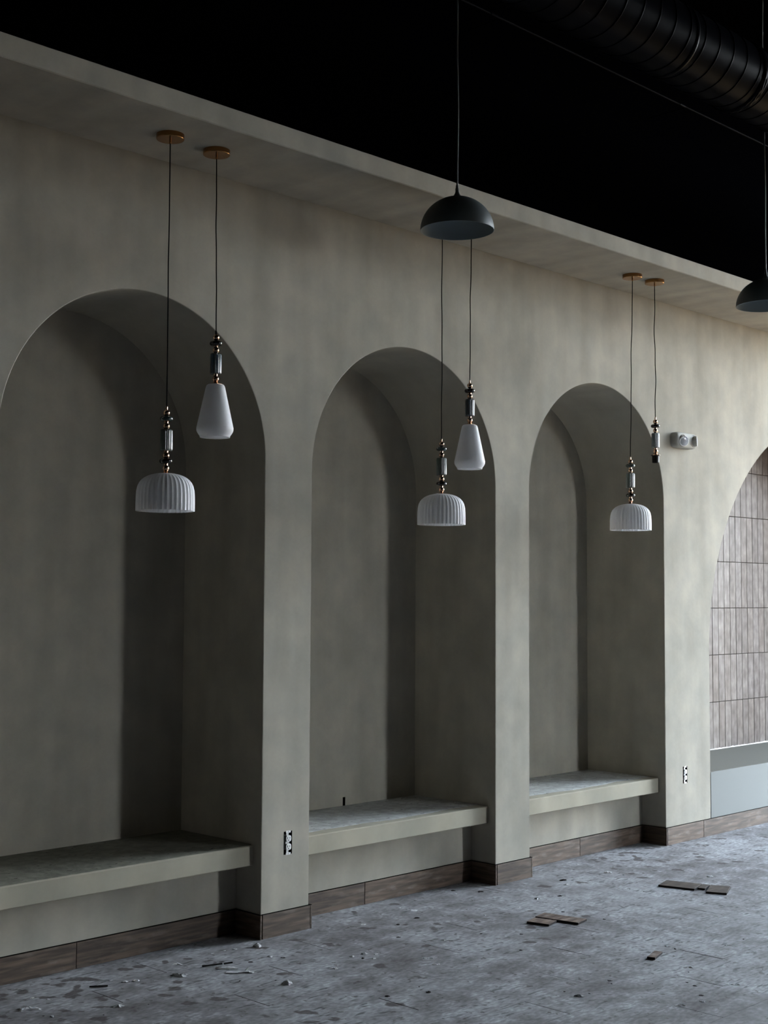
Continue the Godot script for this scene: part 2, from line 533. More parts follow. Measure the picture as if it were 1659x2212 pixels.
func pier(w: MB, x0: float, x1: float) -> void:
	if x0 > 4.1 and x0 < 4.3:
		hole(w, x0, x1, 0.0, SOFFIT, 0.0, 4.332, 4.385, 0.370, 0.478)
	elif x0 > 7.5 and x0 < 7.7:
		hole(w, x0, x1, 0.0, SOFFIT, 0.0, 7.8205, 7.8735, 0.377, 0.485)
	else:
		w.face_z(x0, x1, 0.0, SOFFIT, 0.0)

func shell() -> void:
	var c := MB.new()
	c.box(Vector3((X0 + X1) / 2, CEIL + 0.15, ZF / 2), Vector3(X1 - X0 + 0.6, 0.3, ZF + 0.8))
	struct("ceiling", c, M.black)
	var l := MB.new()
	l.box(Vector3(X0 - 0.15, CEIL / 2, ZF / 2), Vector3(0.3, CEIL, ZF + 0.6))
	struct("wall_left", l, M.black)
	window_wall("wall_front", wins_front, X0, X1 + 0.2, Basis.IDENTITY, Vector3(0, 0, ZF))
	# the end wall on the right: u runs along z
	window_wall("wall_right", wins_right, -0.2, ZF, Basis(Vector3(0, 0, 1), Vector3.UP, Vector3(-1, 0, 0)), Vector3(X1 + 0.2, 0, 0))

# glazing bays: from, to, sills and heads of the lights one above the other
var wins_front := [[8.9, 9.6, [0.1, 4.2]]]
var wins_right := [[0.75, 2.95, [0.1, 4.2, 4.4, 5.6]], [3.1, 4.6, [4.4, 5.6]]]

func window_wall(called: String, wins: Array, from: float, to: float, q: Basis, org: Vector3) -> void:
	var f := MB.new()
	var zc := 0.1
	var slab := func(m: MB, a: float, b: float, lo: float, hi: float, dz: float, bev: float) -> void:
		m.box(org + q * Vector3((a + b) / 2, (lo + hi) / 2, zc), Vector3(b - a, hi - lo, dz), bev, q)
	var edge := from
	for o in wins:
		slab.call(f, edge, o[0], 0.0, CEIL, 0.2, 0.0)
		var y := 0.0
		var hs: Array = o[2]
		for k in range(0, hs.size(), 2):
			slab.call(f, o[0], o[1], y, hs[k], 0.2, 0.0)
			y = hs[k + 1]
		slab.call(f, o[0], o[1], y, CEIL, 0.2, 0.0)
		edge = o[1]
	slab.call(f, edge, to, 0.0, CEIL, 0.2, 0.0)
	struct(called, f, M.dim)
	for o in wins:
		var hs: Array = o[2]
		for k in range(0, hs.size(), 2):
			var lo: float = hs[k]
			var hi: float = hs[k + 1]
			used["window_no"] = used.get("window_no", 0) + 1
			var wn := frame("window_%d" % used["window_no"])
			for y in [lo + 0.025, hi - 0.025]:
				var fr := MB.new()
				slab.call(fr, o[0], o[1], y - 0.025, y + 0.025, 0.08, 0.004)
				part("window_frame", fr, M.frame, wn)
			for x in [o[0] + 0.025, o[1] - 0.025]:
				var fr := MB.new()
				slab.call(fr, x - 0.025, x + 0.025, lo + 0.05, hi - 0.05, 0.08, 0.004)
				part("window_frame", fr, M.frame, wn)
			var pn := MB.new()
			var A := Vector3(o[0] + 0.05, lo + 0.05, zc)
			var B := Vector3(o[1] - 0.05, hi - 0.05, zc)
			pn.quad(org + q * A, org + q * Vector3(B.x, A.y, zc), org + q * B, org + q * Vector3(A.x, B.y, zc), q * Vector3(0, 0, -1))
			part("pane", pn, M.pane, wn)

func floor_boards() -> void:
	var bs := MB.new()
	bs.box(Vector3((X0 + X1) / 2, -0.1085, ZF / 2 - 0.2), Vector3(X1 - X0 + 0.6, 0.2, ZF + 2.0))
	var fl := struct("floor", bs, M.grout)
	var pitch := 0.2205
	var ln := 1.125
	for r in range(-2, 13):
		var z0 := 0.148 + pitch * r
		var off := 4.300 - 0.3735 * r
		var k := int(ceil((0.6 - off) / ln))
		while off + ln * k < 11.0:
			var x0 := off + ln * k
			var p := MB.new()
			p.box(Vector3.ZERO, Vector3(ln - 0.0032, 0.009, pitch - 0.0010), 0.0009)
			var o := part("floor_tile", p, M.floor, fl, Vector3(x0 + ln / 2, -0.0045 + rng.randf_range(-0.0007, 0.0), z0 + pitch / 2))
			o.rotation.z = rng.randf_range(-0.0006, 0.0006)
			k += 1
	var rest := MB.new()       # the floor beyond the view
	var ze := 0.148 + pitch * 13
	rest.box(Vector3((X0 + X1) / 2, -0.005, (ze + ZF + 0.3) / 2), Vector3(X1 - X0 + 0.3, 0.009, ZF + 0.3 - ze))
	rest.box(Vector3((X0 + 0.5) / 2, -0.005, (ze - 0.3) / 2), Vector3(0.5 - X0, 0.007, ze + 0.3))
	part("floor_surface", rest, M.floor, fl)

func skirting() -> void:
	var sk := frame("baseboard_back")
	var hgt := 0.111
	var th := 0.010
	var n := 0
	var bars := []                       # centre, size
	for k in 3:
		var xl: float = nv[k][0]
		var xr: float = nv[k][1]
		var cut: float = [3.3083, 5.0458, 6.9174][k]
		for e in [[xl + 0.001, cut - 0.0012], [cut + 0.0012, xr - th - 0.001]]:
			bars.append([Vector3((e[0] + e[1]) / 2, hgt / 2, -0.18 + th / 2), Vector3(e[1] - e[0], hgt, th)])
		bars.append([Vector3(xr - th / 2, hgt / 2, (-0.18 + 0.011) / 2), Vector3(th, hgt, 0.191)])
		bars.append([Vector3(xl + th / 2, hgt / 2, (-0.18 + 0.011 + th) / 2), Vector3(th, hgt, 0.191 - th)])
	for e in [[4.1985, 4.5005], [5.9044, 6.2100], [7.6213, 8.0560], [8.0590, 9.30], [9.303, 10.42], [10.423, 11.54], [11.543, 11.89], [1.66, 2.789]]:
		bars.append([Vector3((e[0] + e[1]) / 2, hgt / 2, th / 2), Vector3(e[1] - e[0], hgt, th)])
	for b in bars:
		var m := MB.new()
		m.box(Vector3.ZERO, b[1], 0.0012)
		var tl := part("skirting_tile", m, M.board[n % 3], sk, b[0])
		var jm := MB.new()
		jm.box(Vector3(0, b[1].y / 2 + 0.001, 0), Vector3(b[1].x, 0.0022, b[1].z) - Vector3(0.0006, 0, 0.0006))
		part("top_joint", jm, M.board_joint, tl)
		n += 1

func benches() -> void:
	var where := ["under the arch at the edge, dusty and dark on top", "in the middle niche, below a small cable slot", "in the niche beside the emergency light"]
	for k in 3:
		var xl: float = nv[k][0]
		var xr: float = nv[k][1]
		var t := thing("bench_shelf", "plaster bench ledge " + where[k], "bench", Vector3((xl + xr) / 2, 0.333, -0.33), "niche benches")
		var s := MB.new()
		s.box(Vector3(0, 0.0465, -0.0025), Vector3(xr - xl - 0.001, 0.093, 0.563), 0.004)
		part("slab", s, M.niche_paint, t)
		var e := MB.new()                 # screed spread on the slab, its front edge ragged
		var top := 0.0962
		var L := (xr - xl) / 2.0 - 0.002
		var rows := [[], [], [], []]
		for j in 61:
			var x := -L + 2.0 * L * j / 60.0
			var fz := 0.205 + rng.randf_range(-0.004, 0.004) + 0.012 * sin(x * 7.0 + k) + 0.006 * sin(x * 19.0 + k * 2)
			if k == 0:
				fz = 0.262 + rng.randf_range(-0.004, 0.002)
			rows[0].append(Vector3(x, 0.0925, fz + 0.003))
			rows[1].append(Vector3(x, top - 0.0008, fz))
			rows[2].append(Vector3(x, top, fz - 0.02))
			rows[3].append(Vector3(x, top, -0.284))
		e.grid(rows, false)
		part("screed_topping", e, M.screed_dirty if k == 0 else M.screed, t)
	var b := thing("bench_shelf", "deep plastered bench under the wide tiled arch", "bench", Vector3(9.8807, 0.0, -0.35), "niche benches")
	var m := MB.new()
	m.box(Vector3(0, 0.2100, -0.0015), Vector3(3.4292, 0.4200, 0.705), 0.002)
	part("front_face", m, M.primer, b)
	var c := MB.new()
	var rw := [[], [], []]
	for j in 121:
		var x := -1.7135 + 3.427 * j / 120.0
		var fz := 0.350 + rng.randf_range(-0.0025, 0.001)
		rw[0].append(Vector3(x, 0.4195, fz + 0.001))
		rw[1].append(Vector3(x, 0.4228, fz - 0.003))
		rw[2].append(Vector3(x, 0.4228, -0.343))
	c.grid(rw, false)
	part("cement_top", c, M.cement, b)
	var g := MB.new()                      # white setting compound squeezed out under the tiles
	var gr := [[], [], []]
	for j in 121:
		var x := -1.70 + 3.4 * j / 120.0
		var a := 0.004 + 0.006 * absf(sin(x * 5.3)) * rng.randf()
		gr[0].append(Vector3(x, 0.4229, -0.340 + a * 1.6))
		gr[1].append(Vector3(x, 0.4230 + a, -0.340 + a * 0.8))
		gr[2].append(Vector3(x, 0.4232 + a, -0.3445))
	g.grid(gr, false)
	part("setting_compound", g, M.chip, b)

func wall_tiles() -> void:
	var fr := back_wall
	var xl: float = nv[3][0]
	var xr: float = nv[3][1]
	var r := (xr - xl) / 2.0
	var cx := (xl + xr) / 2.0
	var ys: float = nv[3][2]
	var back := MB.new()
	back.box(Vector3(cx, 1.65, -0.7075), Vector3(xr - xl - 0.002, 2.4, 0.005))
	part("grout_bed", back, M.tile_grout, fr)
	var px := 0.0898
	var py := 0.3645
	var k0 := int(ceil((xl - 9.367) / px))
	for k in range(k0 - 1, k0 + 40):
		var x0 := 9.367 + px * k + 0.0018
		var x1 := x0 + px - 0.0036
		x0 = maxf(x0, xl + 0.001)
		x1 = minf(x1, xr - 0.001)
		if x1 - x0 < 0.012:
			continue
		var far := maxf(absf(x0 - cx), absf(x1 - cx))
		var lim := ys + sqrt(maxf(r * r - far * far, 0.0)) - 0.001
		for j in 7:
			var y0 := 0.4215 + py * j + 0.0018
			var y1 := minf(y0 + py - 0.0036, lim)
			if y1 - y0 < 0.02:
				continue
			var m := MB.new()
			m.box(Vector3.ZERO, Vector3(x1 - x0, y1 - y0, 0.010), 0.0016)
			var o := part_fast("wall_tile", m, M.tile[rng.randi() % 5], fr, Vector3((x0 + x1) / 2, (y0 + y1) / 2, -0.699 + rng.randf_range(-0.0008, 0.0004)))
			o.rotation = Vector3(rng.randf_range(-0.004, 0.004), rng.randf_range(-0.012, 0.012), 0)

var tile_count := 0
func part_fast(called: String, mb: MB, m: Material, parent: Node3D, at: Vector3) -> MeshInstance3D:
	var o := MeshInstance3D.new()
	o.mesh = mb.mesh()
	o.material_override = m
	o.position = at
	o.name = called if tile_count == 0 else "%s_%03d" % [called, tile_count]
	tile_count += 1
	parent.add_child(o, true)
	return o

# ---------------------------------------------------------------- lamps
func fluted(pr: Array, flutes: int, amp: float, per: int, cusp := true) -> Array:
	var rows := []
	for p in pr:
		var row := []
		for k in flutes * per:
			var t := TAU * k / (flutes * per)
			var s := absf(sin(t * flutes / 2.0))
			var rr: float = p.x * (1.0 - amp * (s if cusp else 1.0 - s) * p.z)
			row.append(Vector3(rr * cos(t), p.y, rr * sin(t)))
		rows.append(row)
	return rows

func canopy(t: Node3D, turn: float) -> void:
	var c := MB.new()
	c.lathe([[Vector2(0.059, 0.0), Vector2(0.059, -0.0185)], [Vector2(0.059, -0.0185), Vector2(0.0585, -0.0205), Vector2(0.057, -0.0215)], [Vector2(0.057, -0.0215), Vector2(1e-5, -0.0215)]], 64)
	var o := part("canopy", c, M.brass, t)
	var s := MB.new()
	var d := Vector3(cos(turn), 0, sin(turn))
	s.lathe([[Vector2(1e-5, 0.002), Vector2(0.003, 0.0015), Vector2(0.0035, 0.0)]], 12, d * 0.0588 + Vector3(0, -0.010, 0), Basis(Quaternion(Vector3.UP, d)))
	part("screw", s, M.brass, o)
	var g := MB.new()
	g.lathe([[Vector2(0.0042, -0.0215), Vector2(0.0042, -0.036), Vector2(0.003, -0.0375)], [Vector2(0.003, -0.0375), Vector2(1e-5, -0.0375)]], 14)
	part("cord_grip", g, M.brass, t)

func cord(t: Node3D, y0: float, y1: float, r: float, m: Material, wob: float, ph: float, dx := 0.0, dz := 0.0) -> void:
	var pts := []
	var n := 60
	for k in n + 1:
		var f := float(k) / n
		var env := sin(PI * f)
		var w := wob * env * (sin(f * 9.0 + ph) + 0.5 * sin(f * 23.0 + ph * 2.0))
		pts.append(Vector3(w * 0.7 + dx * f, lerpf(y0, y1, f), w * 0.7 + dz * f))
	var c := MB.new()
	c.tube(pts, r, 8)
	part("cord", c, m, t)

func collar(y: float, r := 0.008, h := 0.006) -> MB:
	var m := MB.new()
	m.lathe([[Vector2(r, h / 2), Vector2(r, -h / 2)], [Vector2(1e-5, h / 2), Vector2(r, h / 2)], [Vector2(r, -h / 2), Vector2(1e-5, -h / 2)]], 18, Vector3(0, y, 0))
	return m

func disc(y: float, r := 0.0275, h := 0.0205) -> MB:
	var m := MB.new()
	var pr := []
	for k in 17:
		var a := PI * k / 16.0
		pr.append(Vector2(maxf((r - h / 2) * (1.0 if k > 0 and k < 16 else 0.35) + h / 2 * sin(a), 1e-5), h / 2 * cos(a)))
	m.lathe([[Vector2(1e-5, h / 2), pr[0]], pr, [pr[16], Vector2(1e-5, -h / 2)]], 32, Vector3(0, y, 0))
	return m

func column(yt: float, yb: float, r: float) -> MB:
	var m := MB.new()
	var pr := []
	for k in [[0.3, 0.0], [0.86, 0.0005], [0.96, 0.003], [1.0, 0.008]]:
		pr.append(Vector3(r * k[0], yt - k[1], 1.0 if k[0] > 0.8 else 0.0))
	for k in [[1.0, 0.008], [0.96, 0.003], [0.86, 0.0005], [0.3, 0.0]]:
		pr.append(Vector3(r * k[0], yb + k[1], 1.0 if k[0] > 0.8 else 0.0))
	m.grid(fluted(pr, 20, 0.11, 8, false))
	return m

func ball_mb(y: float, r: float) -> MB:
	var m := MB.new()
	m.ball(Vector3(0, y, 0), r, 24, 14)
	return m

# heights are measured down from the tip where the cord ends
func dome_lamp(at: Vector3, tip: float, label: String, wob: float, ph: float, dx: float, dz: float) -> void:
	var t := thing("pendant_lamp", label, "lamp", Vector3(at.x, SOFFIT, at.z), "ribbed dome pendants under the soffit")
	canopy(t, 0.35)
	var y := tip - SOFFIT
	cord(t, -0.036, y + 0.012, 0.0026, M.cord, wob, ph, dx, dz)
	var sh := Vector3(dx, 0, dz)         # what hangs on the cord is shifted as the cord drifts
	part("cord_sleeve", collar(y + 0.006, 0.0045, 0.014), M.rose, t, sh)
	part("ball_bead", ball_mb(y - 0.0135, 0.0142), M.rose, t, sh)
	part("disc_bead", disc(y - 0.0385), M.teal_disc, t, sh)
	part("collar", collar(y - 0.0525, 0.0085, 0.009), M.rose, t, sh)
	part("ball_bead", ball_mb(y - 0.0690, 0.0142), M.rose, t, sh)
	part("fluted_column", column(y - 0.0830, y - 0.1735, 0.0262), M.green_glass, t, sh)
	part("collar", collar(y - 0.1760, 0.009, 0.006), M.rose, t, sh)
	part("ball_bead", ball_mb(y - 0.1920, 0.0145), M.rose, t, sh)
	part("disc_bead", disc(y - 0.2160), M.black_disc, t, sh)
	part("collar", collar(y - 0.2300, 0.0085, 0.009), M.rose, t, sh)
	part("ball_bead", ball_mb(y - 0.2455, 0.0142), M.rose, t, sh)
	var cap := MB.new()
	cap.lathe([[Vector2(0.008, y - 0.2570), Vector2(0.009, y - 0.2610), Vector2(0.018, y - 0.2650), Vector2(0.027, y - 0.2670)], [Vector2(0.027, y - 0.2670), Vector2(0.0275, y - 0.2690), Vector2(1e-5, y - 0.2692)]], 32)
	part("shade_cap", cap, M.rose, t, sh)
	var top := y - 0.2670
	var R := 0.1225
	var out := []
	var inn := []
	for p in [[0.02, 0.0, 0.0], [0.24, 0.0005, 0.0], [0.36, 0.0025, 0.25], [0.50, 0.0065, 0.7], [0.62, 0.0120, 1.0], [0.73, 0.0195, 1.0], [0.82, 0.0285, 1.0], [0.89, 0.0390, 1.0], [0.945, 0.0530, 1.0], [0.98, 0.0720, 1.0], [0.995, 0.0950, 1.0], [1.0, 0.1250, 1.0], [1.0, 0.1575, 1.0]]:
		out.append(Vector3(R * p[0], top - p[1], p[2]))
		inn.push_front(Vector3(maxf(R * p[0] - 0.004, 0.001), minf(top - p[1], top - p[1] - 0.004 * (1.0 - p[0])), p[2]))
	var sm := MB.new()
	sm.grid(fluted(out + inn, 38, 0.030, 8))
	part("fluted_shade", sm, M.opal, t, sh)

func cone_lamp(at: Vector3, tip: float, label: String, wob: float, ph: float, dx: float, dz: float, glass: Material, shade := true) -> void:
	var t := thing("pendant_lamp", label, "lamp", Vector3(at.x, SOFFIT, at.z), "narrow bead pendants under the soffit")
	canopy(t, 0.35)
	var y := tip - SOFFIT
	cord(t, -0.036, y + 0.01, 0.0026, M.cord, wob, ph, dx, dz)
	var sh := Vector3(dx, 0, dz)
	part("cord_sleeve", collar(y + 0.006, 0.0042, 0.014), M.cord if shade and glass == M.blue_glass and tip > 2.72 else M.rose, t, sh)
	part("ball_bead", ball_mb(y - 0.0145, 0.0145), M.rose, t, sh)
	part("disc_bead", disc(y - 0.0410), M.black_disc, t, sh)
	part("collar", collar(y - 0.0545, 0.0085, 0.008), M.rose, t, sh)
	part("ball_bead", ball_mb(y - 0.0700, 0.0142), M.rose, t, sh)
	part("fluted_column", column(y - 0.0845, y - 0.1765, 0.0245), glass, t, sh)
	part("collar", collar(y - 0.1795, 0.009, 0.006), M.rose, t, sh)
	part("ball_bead", ball_mb(y - 0.1960, 0.0145), M.rose, t, sh)
	var cap := MB.new()
	cap.lathe([[Vector2(0.008, y - 0.2070), Vector2(0.010, y - 0.2110), Vector2(0.020, y - 0.2150), Vector2(0.029, y - 0.2190)], [Vector2(0.029, y - 0.2190), Vector2(0.0295, y - 0.2205), Vector2(1e-5, y - 0.2207)]], 32)
	part("shade_cap", cap, M.rose, t, sh)
	if not shade:
		var so := MB.new()
		so.lathe([[Vector2(0.0265, y - 0.2207), Vector2(0.0265, y - 0.2245)], [Vector2(0.0265, y - 0.2245), Vector2(0.0215, y - 0.2250)], [Vector2(0.0215, y - 0.2250), Vector2(0.0208, y - 0.2640)], [Vector2(0.0208, y - 0.2640), Vector2(0.0195, y - 0.2665), Vector2(0.0165, y - 0.2670)], [Vector2(0.0165, y - 0.2670), Vector2(0.0165, y - 0.2400)], [Vector2(0.0165, y - 0.2400), Vector2(1e-5, y - 0.2400)]], 32)
		part("lamp_socket", so, M.socket, t, sh)
		return
	# finely ringed cone that draws in again at the mouth
	var pr := [Vector2(0.012, -0.2190), Vector2(0.026, -0.2192), Vector2(0.034, -0.2210), Vector2(0.0385, -0.2250), Vector2(0.0405, -0.2300)]
	var n := 74
	for k in range(1, n + 1):
		var f := float(k) / n
		var r := lerpf(0.0405, 0.0790, f)
		pr.append(Vector2(r + (0.0011 if k % 2 == 0 else 0.0), -0.2300 - 0.1790 * f))
	for p in [[0.0800, -0.4165], [0.0795, -0.4225], [0.0770, -0.4290], [0.0725, -0.4365], [0.0675, -0.4430], [0.0655, -0.4475], [0.0650, -0.4515]]:
		pr.append(Vector2(p[0], p[1]))
	var inn := [Vector2(0.0615, -0.4515), Vector2(0.0640, -0.4410), Vector2(0.0750, -0.4240), Vector2(0.0755, -0.4140), Vector2(0.0370, -0.2300), Vector2(0.0300, -0.2245), Vector2(0.001, -0.2235)]
	var all := []
	for p in pr + inn:
		all.append(Vector2(p.x, y + p.y))
	var s := MB.new()
	s.lathe([all], 56)
	part("ringed_shade", s, M.opal, t, sh)

func metal_dome(at: Vector3, label: String, wob: float, ph: float, dx: float) -> void:   # at = centre of the rim
	var t := thing("dome_lamp", label, "lamp", at, "metal dome pendants hung from the black ceiling")
	var R := 0.175
	var out := []
	for k in 25:
		var a := (PI / 2 - 0.17) * k / 24.0
		out.append(Vector2(R * cos(a), 0.161 * sin(a)))
	out[24] = Vector2(0.0265, 0.1605)
	var prof := out.duplicate()
	for p in [[0.021, 0.1635], [0.015, 0.171], [0.0105, 0.181], [0.0085, 0.192]]:
		prof.append(Vector2(p[0], p[1]))
	var m := MB.new()
	m.lathe([prof, [Vector2(0.0085, 0.192), Vector2(1e-5, 0.192)]], 72)
	var sh := part("shade", m, M.dome_out, t)
	var inn := [Vector2(R, 0.0), Vector2(R - 0.0012, -0.0012), Vector2(R - 0.0028, 0.0)]
	for k in range(1, 25):
		var p: Vector2 = out[k]
		inn.append(Vector2(p.x * 0.984, p.y * 0.984))
	inn.append(Vector2(1e-5, 0.158))
	var n := MB.new()
	n.lathe([inn], 72)
	part("inner_lining", n, M.dome_in, sh)
	var g := MB.new()
	g.lathe([[Vector2(0.0088, 0.190), Vector2(0.0095, 0.194), Vector2(0.0092, 0.201), Vector2(0.007, 0.206), Vector2(0.0066, 0.217)], [Vector2(0.0066, 0.217), Vector2(1e-5, 0.217)]], 20)
	part("cord_grip", g, M.cord_grey, t)
	cord(t, CEIL - at.y - 0.03, 0.214, 0.0046, M.cord_grey, wob, ph)
	var c := MB.new()
	c.lathe([[Vector2(0.06, CEIL - at.y), Vector2(0.06, CEIL - at.y - 0.022)], [Vector2(0.06, CEIL - at.y - 0.022), Vector2(0.05, CEIL - at.y - 0.03), Vector2(1e-5, CEIL - at.y - 0.03)]], 32)
	part("canopy", c, M.dome_out, t)

# ---------------------------------------------------------------- services
func duct() -> void:
	var yc := 4.394
	var zc := 1.246
	var R := 0.1846
	var t := thing("spiral_duct", "large round black spiral duct running below the dark ceiling", "duct", Vector3(0, yc, zc))
	var x0 := 0.5
	var x1 := 11.85
	var b := MB.new()
	var rows := []
	var seg := 72
	for k in 2:
		var row := []
		for j in seg:
			var a := TAU * j / seg
			row.append(Vector3([x0, x1][k], R * cos(a), R * sin(a)))
		rows.append(row)
	b.grid(rows)
	part("pipe", b, M.black_paint, t)
	var pitch := 0.1345
	var s := MB.new()
	var pts := []
	var turns := int((x1 - x0 - 0.2) / pitch)
	for k in turns * 40 + 1:
		var a := TAU * k / 40.0
		pts.append(Vector3(x0 + 0.1 + pitch * k / 40.0, (R + 0.0005) * cos(a), -(R + 0.0005) * sin(a)))
	s.tube(pts, 0.0036, 6)
	part("spiral_seam", s, M.black_paint, t)
	for xc in [5.74, 6.41]:
		var c := MB.new()
		var half := 0.028 if xc > 6.0 else 0.014
		var cr := []
		for k in 9:
			var f := k / 8.0
			var row := []
			for j in seg:
				var a := TAU * j / seg
				var lump := rng.randf_range(0.0, 0.006) if xc > 6.0 and k > 0 and k < 8 else 0.0
				row.append(Vector3(xc + (f - 0.5) * 2.0 * half, (R + 0.002 + 0.003 * sin(PI * f) + lump) * cos(a), (R + 0.002 + 0.003 * sin(PI * f) + lump) * sin(a)))
			cr.append(row)
		c.grid(cr)
		part("joint_band", c, M.black_paint, t)
	for xh in [2.2, 4.1, 9.4, 11.6]:
		var h := MB.new()
		var ring := []
		for k in 41:
			var a := TAU * k / 40.0
			ring.append(Vector3(xh, (R + 0.006) * cos(a), (R + 0.006) * sin(a)))
		h.tube(ring, 0.004, 6)
		h.tube([Vector3(xh, R, 0), Vector3(xh, CEIL - yc, 0)], 0.004, 6)
		part("hanger", h, M.black_paint, t)
	# conduit
	var cz := 0.30
	var cy := 1.6 + (4.9037 - cz) * tan(deg_to_rad(34.28))
	var q := thing("conduit_pipe", "thin straight conduit running along the dark wall below the duct", "pipe", Vector3(0, cy, cz))
	var pm := MB.new()
	pm.tube([Vector3(1.0, 0, 0), Vector3(11.88, 0, 0)], 0.0052, 10)
	part("pipe", pm, M.pipe_paint, q)
	for xh in [1.9, 3.75, 5.53, 7.4, 9.2, 11.4]:
		var cl := MB.new()
		cl.tube([Vector3(xh - 0.03, 0, 0), Vector3(xh + 0.03, 0, 0)], 0.0085, 10)
		cl.box(Vector3(xh + 0.05, 0.0, -cz / 2 + 0.003), Vector3(0.005, 0.004, cz - 0.006))
		part("pipe_clip", cl, M.black_paint, q)

func outlet(x: float, y: float, label: String) -> void:
	var t := thing("wall_outlet", label, "outlet", Vector3(x, y, 0.0), "bare duplex outlets")
	var s := MB.new()
	s.box(Vector3(0.002, 0, -0.006), Vector3(0.014, 0.104, 0.002), 0.0004)
	for k in [-1.0, 1.0]:
		s.box(Vector3(0.002, k * 0.0515, 0.0005), Vector3(0.030, 0.010, 0.0025), 0.0008)
	part("mounting_strap", s, M.outlet_white, t)
	var b := MB.new()
	b.box(Vector3(0.002, 0, -0.0225), Vector3(0.028, 0.066, 0.031), 0.002)
	b.box(Vector3(-0.004, 0.0005, -0.004), Vector3(0.022, 0.010, 0.008), 0.001)
	part("body", b, M.outlet_white, t)
	for k in [-1.0, 1.0]:
		var f := MB.new()
		var outer := []
		for j in 32:
			var a := TAU * j / 32
			outer.append(Vector2(clampf(0.0172 * cos(a), -0.0165, 0.0165), clampf(0.0185 * sin(a), -0.0142, 0.0142)))
		var rows := []
		for e in [[0.2, 0.0042], [0.93, 0.0042], [1.0, 0.0034], [1.0, -0.008]]:
			var row := []
			for o in outer:
				row.append(Vector3(0.002 + o.x * e[0], k * 0.0195 + o.y * e[0], e[1]))
			rows.append(row)
		f.grid(rows)
		f.flat(rows[0], Vector3(0, 0, -1))
		var fo := part("receptacle_face", f, M.outlet_white, t)
		var sl := MB.new()
		sl.box(Vector3(-0.0045, k * 0.0195 + 0.003, 0.0040), Vector3(0.0028, 0.0095, 0.0012))
		sl.box(Vector3(0.0085, k * 0.0195 + 0.003, 0.0040), Vector3(0.0028, 0.0080, 0.0012))
		sl.lathe([[Vector2(1e-5, 0.0006), Vector2(0.0028, 0.0006)], [Vector2(0.0028, 0.0006), Vector2(0.0028, -0.0006)]], 12, Vector3(0.002, k * 0.0195 - 0.0075, 0.0040), Basis(Vector3.RIGHT, PI / 2))
		part("slots", sl, M.hole, fo)
	for yy in [0.0, 0.0515, -0.0515]:
		var sc := MB.new()
		sc.lathe([[Vector2(1e-5, 0.0015), Vector2(0.0022, 0.0012), Vector2(0.0030, 0.0)]], 12, Vector3(0.002, yy, 0.0015), Basis(Vector3.RIGHT, PI / 2))
		part("screw", sc, M.steel, t)

func emergency_light() -> void:
	var t := thing("emergency_light", "white two-headed emergency light on the plaster beside the wide arch", "light", Vector3(7.83, 2.640, 0.0))
	var rows := []
	var W := 0.128
	var H := 0.052
	for e in [[1.0, 0.0], [1.0, 0.026], [0.985, 0.036], [0.94, 0.044], [0.84, 0.050], [0.6, 0.054], [0.3, 0.056], [0.01, 0.0565]]:
		var row := []
		for j in 56:
			var a := TAU * j / 56
			var c := cos(a)
			var s := sin(a)
			var x := W * signf(c) * pow(absf(c), 0.32)
			var y := H * signf(s) * pow(absf(s), 0.5)
			var ins: float = (1.0 - e[0]) * H
			row.append(Vector3(x * (1.0 - ins / W) if e[0] > 0.5 else x * (e[0] + 0.25 * (e[0] - 0.01)), y * e[0], e[1]))
		rows.append(row)
	var b := MB.new()
	b.grid(rows)
	part("housing", b, M.white_plastic, t)
	var dirs := [Vector3(-0.42, -0.22, 0.88), Vector3(0.50, 0.06, 0.86)]
	for k in 2:
		var d: Vector3 = dirs[k].normalized()
		var q := Basis(Quaternion(Vector3.UP, d))
		var at: Vector3 = [Vector3(-0.062, -0.006, 0.046), Vector3(0.076, 0.000, 0.044)][k]
		var ring := MB.new()
		ring.lathe([[Vector2(0.0395, 0.0115), Vector2(0.0405, 0.0165), Vector2(0.0390, 0.0178), Vector2(0.0360, 0.0150), Vector2(0.0350, 0.0100)]], 40, Vector3(at.x, at.y, 0.0405 if k == 0 else 0.036), Basis(Vector3.RIGHT, PI / 2))
		part("socket_ring", ring, M.frame, t)
		var hd := MB.new()
		hd.lathe([[Vector2(0.026, -0.022), Vector2(0.033, -0.008), Vector2(0.0345, 0.010), Vector2(0.0345, 0.026)], [Vector2(0.0345, 0.026), Vector2(0.0338, 0.0285), Vector2(0.0310, 0.0285)]], 40, at, q)
		var ho := part("lamp_head", hd, M.white_plastic, t)
		var ln := MB.new()
		ln.lathe([[Vector2(0.0310, 0.0280), Vector2(0.022, 0.0310), Vector2(0.011, 0.0326), Vector2(1e-5, 0.0330)]], 40, at, q)
		part("lens", ln, M.lens, ho)
		var rm := MB.new()
		rm.lathe([[Vector2(0.0346, 0.0255), Vector2(0.0352, 0.0275), Vector2(0.0340, 0.0296), Vector2(0.0310, 0.0298), Vector2(0.0285, 0.0292)]], 40, at, q)
		part("lens_rim", rm, M.lens_rim, ho)

